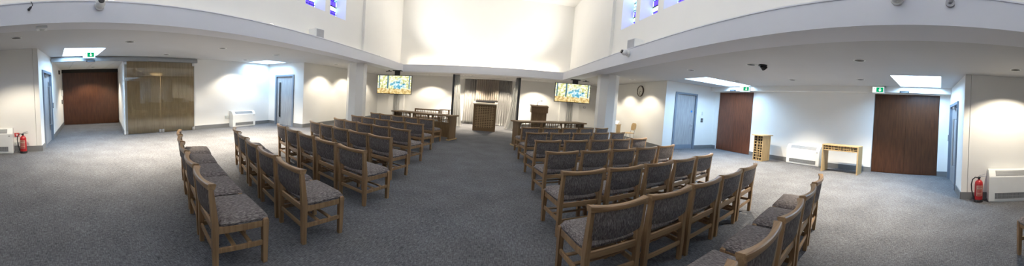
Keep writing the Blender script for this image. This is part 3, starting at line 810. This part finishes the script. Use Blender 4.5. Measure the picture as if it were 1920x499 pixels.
# ------------------------------------------------------------------ exit signs
def exit_sign(label, x, y, z, rz, s=1.0):
    t = thing('exit_sign', label, 'exit sign', (x, y, z), rz); w, h = .40*s, .25*s
    m = MB(); m.box(-w/2, w/2, -.02, .05, -h/2, h/2, .03*s, 3); m.build('housing', M['signframe'], t)
    m = MB(); m.box(-w/2+.03*s, w/2-.03*s, -.024, -.019, -h/2+.035*s, h/2-.035*s); f = m.build('white_panel', M['signwhite'], t)
    m = MB(); m.box(-.055*s, w/2-.045*s, -.027, -.0235, -h/2+.05*s, h/2-.05*s); m.build('green_panel', M['green'], t)
    # white down arrow
    m = MB(); cx = .055*s
    m.box(cx-.014*s, cx+.014*s, -.030, -.0265, -.015*s, .060*s)
    m.prism([(cx-.05*s, -.030, .0), (cx-.05*s+.028*s, -.030, .0), (cx, -.030, -.022*s), (cx+.022*s, -.030, .0), (cx+.05*s, -.030, .0), (cx, -.030, -.062*s)], (0, .0035, 0))
    m.build('arrow', M['signwhite'], t)
    # green running figure and doorway
    m = MB(); X = -.115*s; y0 = -.0275
    m.cyl((X, y0, .052*s), (X, y0+.003, .052*s), .011*s)
    for a_, b_ in (((0, .038), (-.004, -.002)), ((-.002, .034), (-.030, .018)), ((.0, .034), (.026, .022)), ((-.004, 0), (-.026, -.028)), ((-.026, -.028), (-.040, -.024)), ((-.002, 0), (.014, -.028)), ((.014, -.028), (.010, -.056))):
        m.bar((X+a_[0]*s, y0, a_[1]*s), (X+b_[0]*s, y0, b_[1]*s), .003, .012*s, up=(0, 1, 0))
    m.build('running_figure', M['green'], t)
    return t
exit_sign('lit green exit sign with down arrow above the corridor mouth', XL+.28, 1.12, 2.74, math.radians(90), .92)
exit_sign('lit green exit sign beside the skylight over the red-brown doors', XR-.36, 6.42, 2.61, math.radians(-70), .95)
exit_sign('lit green exit sign beside the skylight over the dark brown doors', XR-.36, 1.75, 2.60, math.radians(-90), .95)
# door sensors
for x, y, z, rz, lab in ((XL+.13, 1.18, 2.56, PI/2, 'black door sensor under the corridor exit sign'), (XR-.31, 7.05, 2.56, -PI/2, 'black door sensor above the red-brown doors'), (XR-.31, 1.02, 2.56, -PI/2, 'black door sensor above the dark brown doors')):
    t = thing('door_sensor', lab, 'sensor', (x, y, z), rz)
    m = MB(); m.box(-.13, .13, -.02, .035, -.03, .03, .008); m.build('housing', M['black'], t)
    m = MB(); m.box(-.10, .10, -.024, -.019, -.018, .0); m.build('lens', M['greyframe'], t)

# ------------------------------------------------------------------ lantern fittings
for x, y, z, rz, lab in ((BL-.17, 6.05, ZF, 82, 'white box loudspeaker on the ledge below the left-hand stained windows'), (BR+.17, 5.98, ZF, -82, 'white box loudspeaker on the ledge below the right-hand stained windows')):
    t = thing('loudspeaker', lab, 'loudspeaker', (x, y, z), math.radians(rz if x < 0 else rz))
    m = MB(); m.box(-.15, .15, -.14, .14, .0, .26, .008); m.build('cabinet', M['white'], t)
    m = MB(); m.box(-.135, .135, -.147, -.139, .02, .24, .003); m.build('speaker_mesh', M['speaker'], t)
def dome(name, label, x, y, z, side, ball_mat, r=.075):
    t = thing(name, label, 'camera', (x, y, z), math.radians(90 if side < 0 else -90))
    m = MB(); m.cyl((0, .0, 0), (0, -.035, 0), r*1.1); m.cyl((0, -.035, 0), (0, -.08, .01), r*.9, r*.75); m.build('wall_mount', M['white'], t, 40)
    m = MB(); m.ball((0, -.12, .015), r); m.build('camera_ball', M['white'] if ball_mat == 'w' else M['speaker'], t, 60)
    m = MB(); m.cyl((0, -.13, .02), (0, -.12-r*1.08, .035), r*.72, r*.6); m.build('lens', M['black'], t, 40)
    return t
dome('dome_camera', 'white ball camera with black lens on the left-hand fascia', BL, .78, 3.0, -1, 'w')
dome('dome_camera', 'small ball camera on the fascia below the right-hand loudspeaker', BR, 5.95, 2.95, 1, 'w')
dome('dome_camera', 'grey ball camera with black lens on the near right fascia', BR, .51, 3.03, 1, 'g', .07)
t = thing('spotlight', 'grey bracket spotlight on the fascia beside the grey camera', 'spotlight', (BR, -.05, 2.99), math.radians(-90))
m = MB(); m.cyl((0, 0, 0), (0, -.03, 0), .05); m.build('wall_plate', M['speaker'], t, 40)
m = MB(); m.cyl((0, -.03, .0), (.01, -.10, .10), .024); m.build('arm', M['speaker'], t, 40)
t = thing('microphone', 'black microphone dangling on a lead from the left-hand fascia', 'microphone', (BL, -.26, 2.97), math.radians(90))
m = MB(); m.tube([(.0, -.01, .118), (.012, -.03, .09), (.025, -.05, .05), (.0, -.06, .01)], .006); m.build('lead', M['black'], t, 60)
m = MB(); m.cyl((.0, -.06, .015), (-.035, -.065, -.025), .016, .022); m.ball((-.035, -.065, -.025), .023); m.build('capsule', M['black'], t, 50)
t = thing('ceiling_sensor', 'square white motion sensor on the ceiling near the hanging microphone', 'sensor', (-4.62, -.12, ZC), 0)
m = MB(); m.box(-.09, .09, -.09, .09, -.045, 0, .012); m.build('housing', M['white'], t)
m = MB(); m.ball((0, 0, -.045), .04, (1, 1, .5)); m.build('lens', M['signframe'], t, 60)
t = thing('ceiling_spotlight', 'black adjustable ceiling spotlight close to a recessed downlight', 'spotlight', (4.58, 3.42, ZC), 0)
m = MB(); m.cyl((0, 0, 0), (0, 0, -.025), .09); m.build('ceiling_plate', M['black'], t, 40)
m = MB(); m.cyl((-.02, 0, -.02), (.05, -.02, -.075), .055, .065); m.build('lamp_head', M['black'], t, 40)
m = MB(); m.cyl((.048, -.0195, -.073), (.054, -.0215, -.0785), .055); m.build('lens', M['signframe'], t, 40)

# ------------------------------------------------------------------ recessed downlights (thing + its lamp)
DL = [(-5.35, -.63, 'above the left-hand extinguisher wall'), (-5.98, 1.71, 'out in front of the corridor mouth'), (-6.05, 4.14, 'out in front of the glass screen'), (-6.05, 6.07, 'out in front of the far bay heater'),
      (-7.85, 6.35, 'between glass screen and far bay skylight'), (-7.85, 3.35, 'close to the glass screen track'), (-6.0, 9.3, 'by the wall behind the left-hand column'), (-6.0, 11.1, 'by the pale wall past the left-hand column'), (-6.0, 12.9, 'near the front corner behind the left-hand screen'),
      (-3.5, 14.1, 'over the bench at the front wall'), (-1.62, 13.75, 'first above the draped recess, at its left side'), (-1.25, 13.6, 'second above the draped recess, near the short curtain'), (.42, 13.7, 'above the draped recess, at its right side'), (2.0, 14.1, 'over the small plain lectern'),
      (4.52, 1.39, 'nearest the fascia on the right'), (6.55, 3.86, 'over the white heater and oak stand'), (6.55, 1.95, 'over the oak side table'), (4.46, 3.63, 'right beside the black ceiling spotlight'), (4.42, 5.5, 'over the ends of the right-hand rows'),
      (6.45, 5.75, 'before the red-brown doors skylight'), (4.75, 9.3, 'near the right-hand column and clock'), (4.75, 11.0, 'by the wall past the clock'), (4.83, -1.3, 'over the near right fan heater'), (4.6, 12.9, 'near the front corner behind the right-hand screen')]
dl0 = None
def make_dl():
    t = thing('downlight', '', 'ceiling light')
    m = MB(); m.lathe([(.085, -.001), (.108, -.001), (.108, -.006), (.095, -.012), (.085, -.010), (.085, -.001)], 28, None, False); m.build('trim_ring', M['white'], t, 40)
    m = MB(); m.cyl((0, 0, -.0005), (0, 0, -.006), .0855); m.build('dark_reflector', M['black'], t, 40)
    m = MB(); m.ball((0, 0, -.004), .03, (1, 1, .25)); m.build('lamp', M['lamp_off'], t, 60)
    return t
def spot(x, y, z, e, ang=118, blend=.45, c=(1, .88, .70), aim=None):
    L = bpy.data.lights.new('spot_beam', 'SPOT'); L.energy = e; L.spot_size = math.radians(ang); L.spot_blend = blend; L.shadow_soft_size = .012; L.color = c
    ob = bpy.data.objects.new('spot_beam', L); col.objects.link(ob); ob.location = (x, y, z)
    if aim: ob.rotation_euler = (Vector(aim)-Vector((x, y, z))).to_track_quat('-Z', 'Y').to_euler()
    return ob
for i, (x, y, lab) in enumerate(DL):
    label = 'recessed round downlight '+lab
    if dl0 is None:
        dl0 = make_dl(); dl0.location = (x, y, ZC if y < 14.4 else ZC); dl0['label'] = label; dl0['group'] = 'recessed ceiling downlights'
    else: dup(dl0, (x, y, ZC), 0, label, 'recessed ceiling downlights')
    near = y > 8 or (x, y) in ((-5.35, -.63), (4.83, -1.3), (-7.85, 6.35), (-7.85, 3.35))
    if near: spot(x, y, ZC-.02, SPOT*(1.35 if y < 0 else 3.4 if (y > 13 and -2 < x < 1) else 1.4 if y > 13.5 else .95), 112 if (y > 13 and -2 < x < 1) else 118)
    elif x < 0: spot(x, y, ZC-.02, SPOT*9.2, 108, 1.0)
    else: spot(x, y, ZC-.02, SPOT*5.0, 92, 1.0)

# warm LED strips on the ledge; the side ones are added to warm the lantern
def strip(label, x0, x1, y0, y1, mat=None):
    t = thing('led_strip', label, 'light strip', ((x0+x1)/2, (y0+y1)/2, ZF))
    hx, hy = (x1-x0)/2, (y1-y0)/2
    m = MB(); m.box(-hx, hx, -hy, hy, 0, .012); m.build('channel', M['white'], t)
    m = MB(); m.box(-hx+.01, hx-.01, -hy+.008, hy-.008, .012, .022); m.build('diffuser', mat or M['led'], t)
strip('warm light strip lying on the ledge below the front upper wall', BL+.2, BR-.2, BF+.26, BF+.30)
strip('added unseen light strip on the ledge below the left-hand upper wall', BL-.38, BL-.345, BB+.5, BF-.3, M['led_added'])
strip('added unseen light strip on the ledge below the right-hand upper wall', BR+.40, BR+.435, BB+.5, BF-.3, M['led_added'])

spot(-11.0, 1.62, 2.58, SPOT*1.35)
dup(dl0, (-11.0, 1.62, 2.60), 0, 'recessed round downlight in the corridor ceiling tiles', 'recessed ceiling downlights')
up0 = None
def added_uplight(x, y, aim, lab, e=None):  # unseen ledge lamps, added to light the lantern walls more evenly
    global up0
    rz = math.atan2(aim[1]-y, aim[0]-x)-PI/2
    if up0 is None:
        up0 = thing('added_uplight', lab, 'added_uplight', (x, y, ZF), rz)
        m = MB(); m.cyl((0, 0, 0), (0, 0, .015), .05); m.build('base', M['white'], up0, 40)
        m = MB(); m.cyl((0, 0, .015), (0, .02, .07), .045, .055); m.build('lamp_head', M['white'], up0, 40)
        m = MB(); m.cyl((0, .0198, .0695), (0, .0208, .0725), .045); m.build('lens', M['bulb'], up0, 40)
    else: dup(up0, (x, y, ZF), rz, lab)
    spot(x, y+.0, ZF+.09, UP if e is None else e, 96, .7, (1, .96, .90), aim)
UPL = ['first', 'second', 'third', 'fourth', 'fifth', 'sixth']
for k, (y, dy) in enumerate(((10.2, 3.0), (4.4, .5), (1.0, 0))):
    added_uplight(LL+.24, y, (LL+6.0, y+dy, ZF+5.6), 'added unseen ledge lamp, %s from the front below the left-hand upper windows' % UPL[k])
    added_uplight(LR-.28, y, (LR-6.0, y+dy, ZF+5.6), 'added unseen ledge lamp, %s from the front below the right-hand upper windows' % UPL[k])

# ------------------------------------------------------------------ small wall fittings
def plate_(name, label, cat, x, y, z, rz, w, h, d, mat, extra=None):
    t = thing(name, label, cat, (x, y, z), rz)
    m = MB(); m.box(-w/2, w/2, -d, 0, -h/2, h/2, min(.006, d/3)); m.build('face_plate', mat, t)
    if extra: extra(t, w, h, d)
    return t
def keys(t, w, h, d):
    m = MB()
    for i in range(3):
        for j in range(3): m.box(-w*.3+i*w*.3-w*.08, -w*.3+i*w*.3+w*.08, -d-.003, -d+.001, h*.25-j*h*.25-h*.06, h*.25-j*h*.25+h*.06)
    m.build('keypad', M['speaker'], t)
def rocker(t, w, h, d):
    m = MB(); m.box(-w*.2, w*.2, -d-.004, -d+.001, -h*.22, h*.22, .001); m.build('rocker_switch', M['white'], t)
def socket(t, w, h, d):
    m = MB()
    for s_ in (-1, 1): m.box(s_*w*.25-w*.12, s_*w*.25+w*.12, -d-.002, -d+.001, -h*.2, h*.15)
    m.build('socket_face', M['speaker'], t)
def handset(t, w, h, d):
    m = MB(); m.box(-w*.35, w*.0, -d-.03, -d+.001, -h*.45, h*.45, .008); m.build('handset', M['white'], t)
    m = MB(); m.tube([(-w*.15, -d-.01, -h*.45), (-w*.1, -d-.01, -h*.75), (w*.1, -d-.01, -h*.8), (w*.2, -d-.005, -h*.5)], .005); m.build('cord', M['white'], t)
# right bay jog (normal -Y)
plate_('card_reader', 'black card reader beside the plain grey door', 'card reader', 7.36, RB[1], 1.23, 0, .10, .17, .03, M['black'], keys)
plate_('intercom', 'white intercom above the black card reader by the plain grey door', 'intercom', 7.38, RB[1], 1.52, 0, .08, .16, .03, M['white'], rocker)
dj = Vector((RJ[0]-RA[0], RJ[1]-RA[1], 0)).normalized(); rj = math.atan2(dj.y, dj.x)+PI
pj = lerp(RA, RJ, .94)
plate_('card_reader', 'black card reader between the grey door and dark double doors', 'card reader', pj[0], pj[1], 1.20, rj, .10, .18, .03, M['black'], keys)
plate_('intercom', 'white wired handset above the card reader by the dark doors', 'intercom', pj[0], pj[1], 1.50, rj, .07, .14, .02, M['white'], handset)
dj = Vector((LJ[0]-LA[0], LJ[1]-LA[1], 0)).normalized(); rl = math.atan2(dj.y, dj.x)
pj = lerp(LA, LJ, .955)
plate_('card_reader', 'black card reader beside the grey door at the corridor mouth', 'card reader', pj[0], pj[1], 1.12, rl, .09, .18, .03, M['black'], keys)
dc = Vector((CF0[0]-LJ[0], CF0[1]-LJ[1], 0)).normalized(); rc = math.atan2(dc.y, dc.x)
pc = lerp(LJ, CF0, .80)
plate_('intercom', 'white wall telephone inside the corridor', 'telephone', pc[0], pc[1], 1.52, rc, .14, .26, .05, M['white'], handset)
plate_('switch_plate', 'black switch plate below the wall telephone in the corridor', 'switch', pc[0]-.15, pc[1]+.02, 1.12, rc, .12, .18, .03, M['black'], rocker)
pc = lerp(LJ, CF0, .62)
plate_('alarm_bell', 'small brown alarm box high on the corridor wall', 'alarm', pc[0], pc[1], 2.38, rc, .14, .16, .05, M['brownrim'], rocker)
plate_('wall_socket', 'pale wall socket at the side of the far bay heater', 'socket', XL, 6.08, .42, PI/2, .16, .12, .03, M['signframe'], socket)
plate_('wall_socket', 'pale wall socket low behind the left-hand extinguisher', 'socket', AL, -.92, .22, PI/2, .14, .09, .02, M['signframe'], socket)
plate_('thermostat', 'small grey thermostat on the front wall below the right-hand screen', 'thermostat', 4.82, YW, 1.38, 0, .13, .13, .03, M['speaker'], rocker)
# light wooden chair and leaflet holder against the wall below the clock
t = thing('wooden_chair', 'pale plywood chair standing by the wall below the clock', 'chair', (5.12, 10.0, 0), math.radians(90))
m = MB(); m.box(-.19, .19, -.19, .19, .43, .455, .012); m.build('seat', M['oakl'], t)
m = MB(); rings = []
for z, w in ((.56, .12), (.60, .17), (.70, .19), (.82, .18), (.88, .12)):
    y = -.19-(z-.45)*.14; rings.append([(-w, y-.012, z), (w, y-.012, z), (w, y+.012, z), (-w, y+.012, z)])
m.loft(rings); m.build('backrest', M['oakl'], t)
for x in (-.16, .16):
    m = MB(); m.tube([(x, .17, 0), (x, .16, .44)], .014); m.build('leg', M['steel'], t, 60)
    m = MB(); m.tube([(x, -.2, 0), (x, -.175, .44), (x*.9, -.215, .62), (x*.8, -.24, .76)], .014); m.build('leg', M['steel'], t, 60)
t = thing('leaflet_box', 'white tilted leaflet box behind the right-hand column', 'leaflet box', (4.95, 10.9, .0), math.radians(-60))
m = MB(); m.box(-.20, .20, -.15, .15, .72, .74, .004); m.build('table_top', M['oakl'], t)
for x in (-.17, .17):
    m = MB(); m.box(x-.015, x+.015, -.13, .13, 0, .72); m.build('leg', M['oakl'], t)
m = MB(); m.prism([(-.15, -.1, .745), (-.15, .1, .745), (-.15, .1, .90), (-.15, .07, .90)], (.30, 0, 0)); m.build('leaflet_holder', M['paper'], t)

# ------------------------------------------------------------------ world, camera, view
w = bpy.data.worlds.new('world'); sc.world = w; w.use_nodes = True
w.node_tree.nodes['Background'].inputs[0].default_value = (.6, .75, 1, 1); w.node_tree.nodes['Background'].inputs[1].default_value = .3

cam = bpy.data.cameras.new('camera'); co = bpy.data.objects.new('camera', cam); col.objects.link(co); sc.camera = co
cam.type = 'PANO'; cam.panorama_type = 'CENTRAL_CYLINDRICAL'; cam.clip_start = .02
f, xc, y0, p, r = 529.5995, 930.1479, 205.4524, .0412, .0662; fv = .9*f
cam.central_cylindrical_range_u_min = -xc/f; cam.central_cylindrical_range_u_max = (1920-xc)/f
cam.central_cylindrical_range_v_min = -(499-y0)/fv; cam.central_cylindrical_range_v_max = y0/fv
cam.central_cylindrical_radius = 1
cp, sp, cr, sr = math.cos(p), math.sin(p), math.cos(r), math.sin(r)
Mx = Matrix(((cr, 0, sr), (0, 1, 0), (-sr, 0, cr))) @ Matrix(((1, 0, 0), (0, cp, -sp), (0, sp, cp)))
right, fwd, up = Mx[0], Mx[1], Mx[2]
mat = Matrix((right, up, -fwd)).transposed().to_4x4(); mat.translation = (0, 0, 1.55)
co.matrix_world = mat

sc.view_settings.view_transform = 'Standard'; sc.view_settings.look = 'None'; sc.view_settings.gamma = 1; sc.view_settings.use_curve_mapping = False
sc.view_settings.exposure = 0.0
sc.cycles.max_bounces = 10; sc.cycles.diffuse_bounces = 6; sc.cycles.transparent_max_bounces = 12
sc.cycles.sample_clamp_indirect = 6; sc.cycles.use_denoising = True
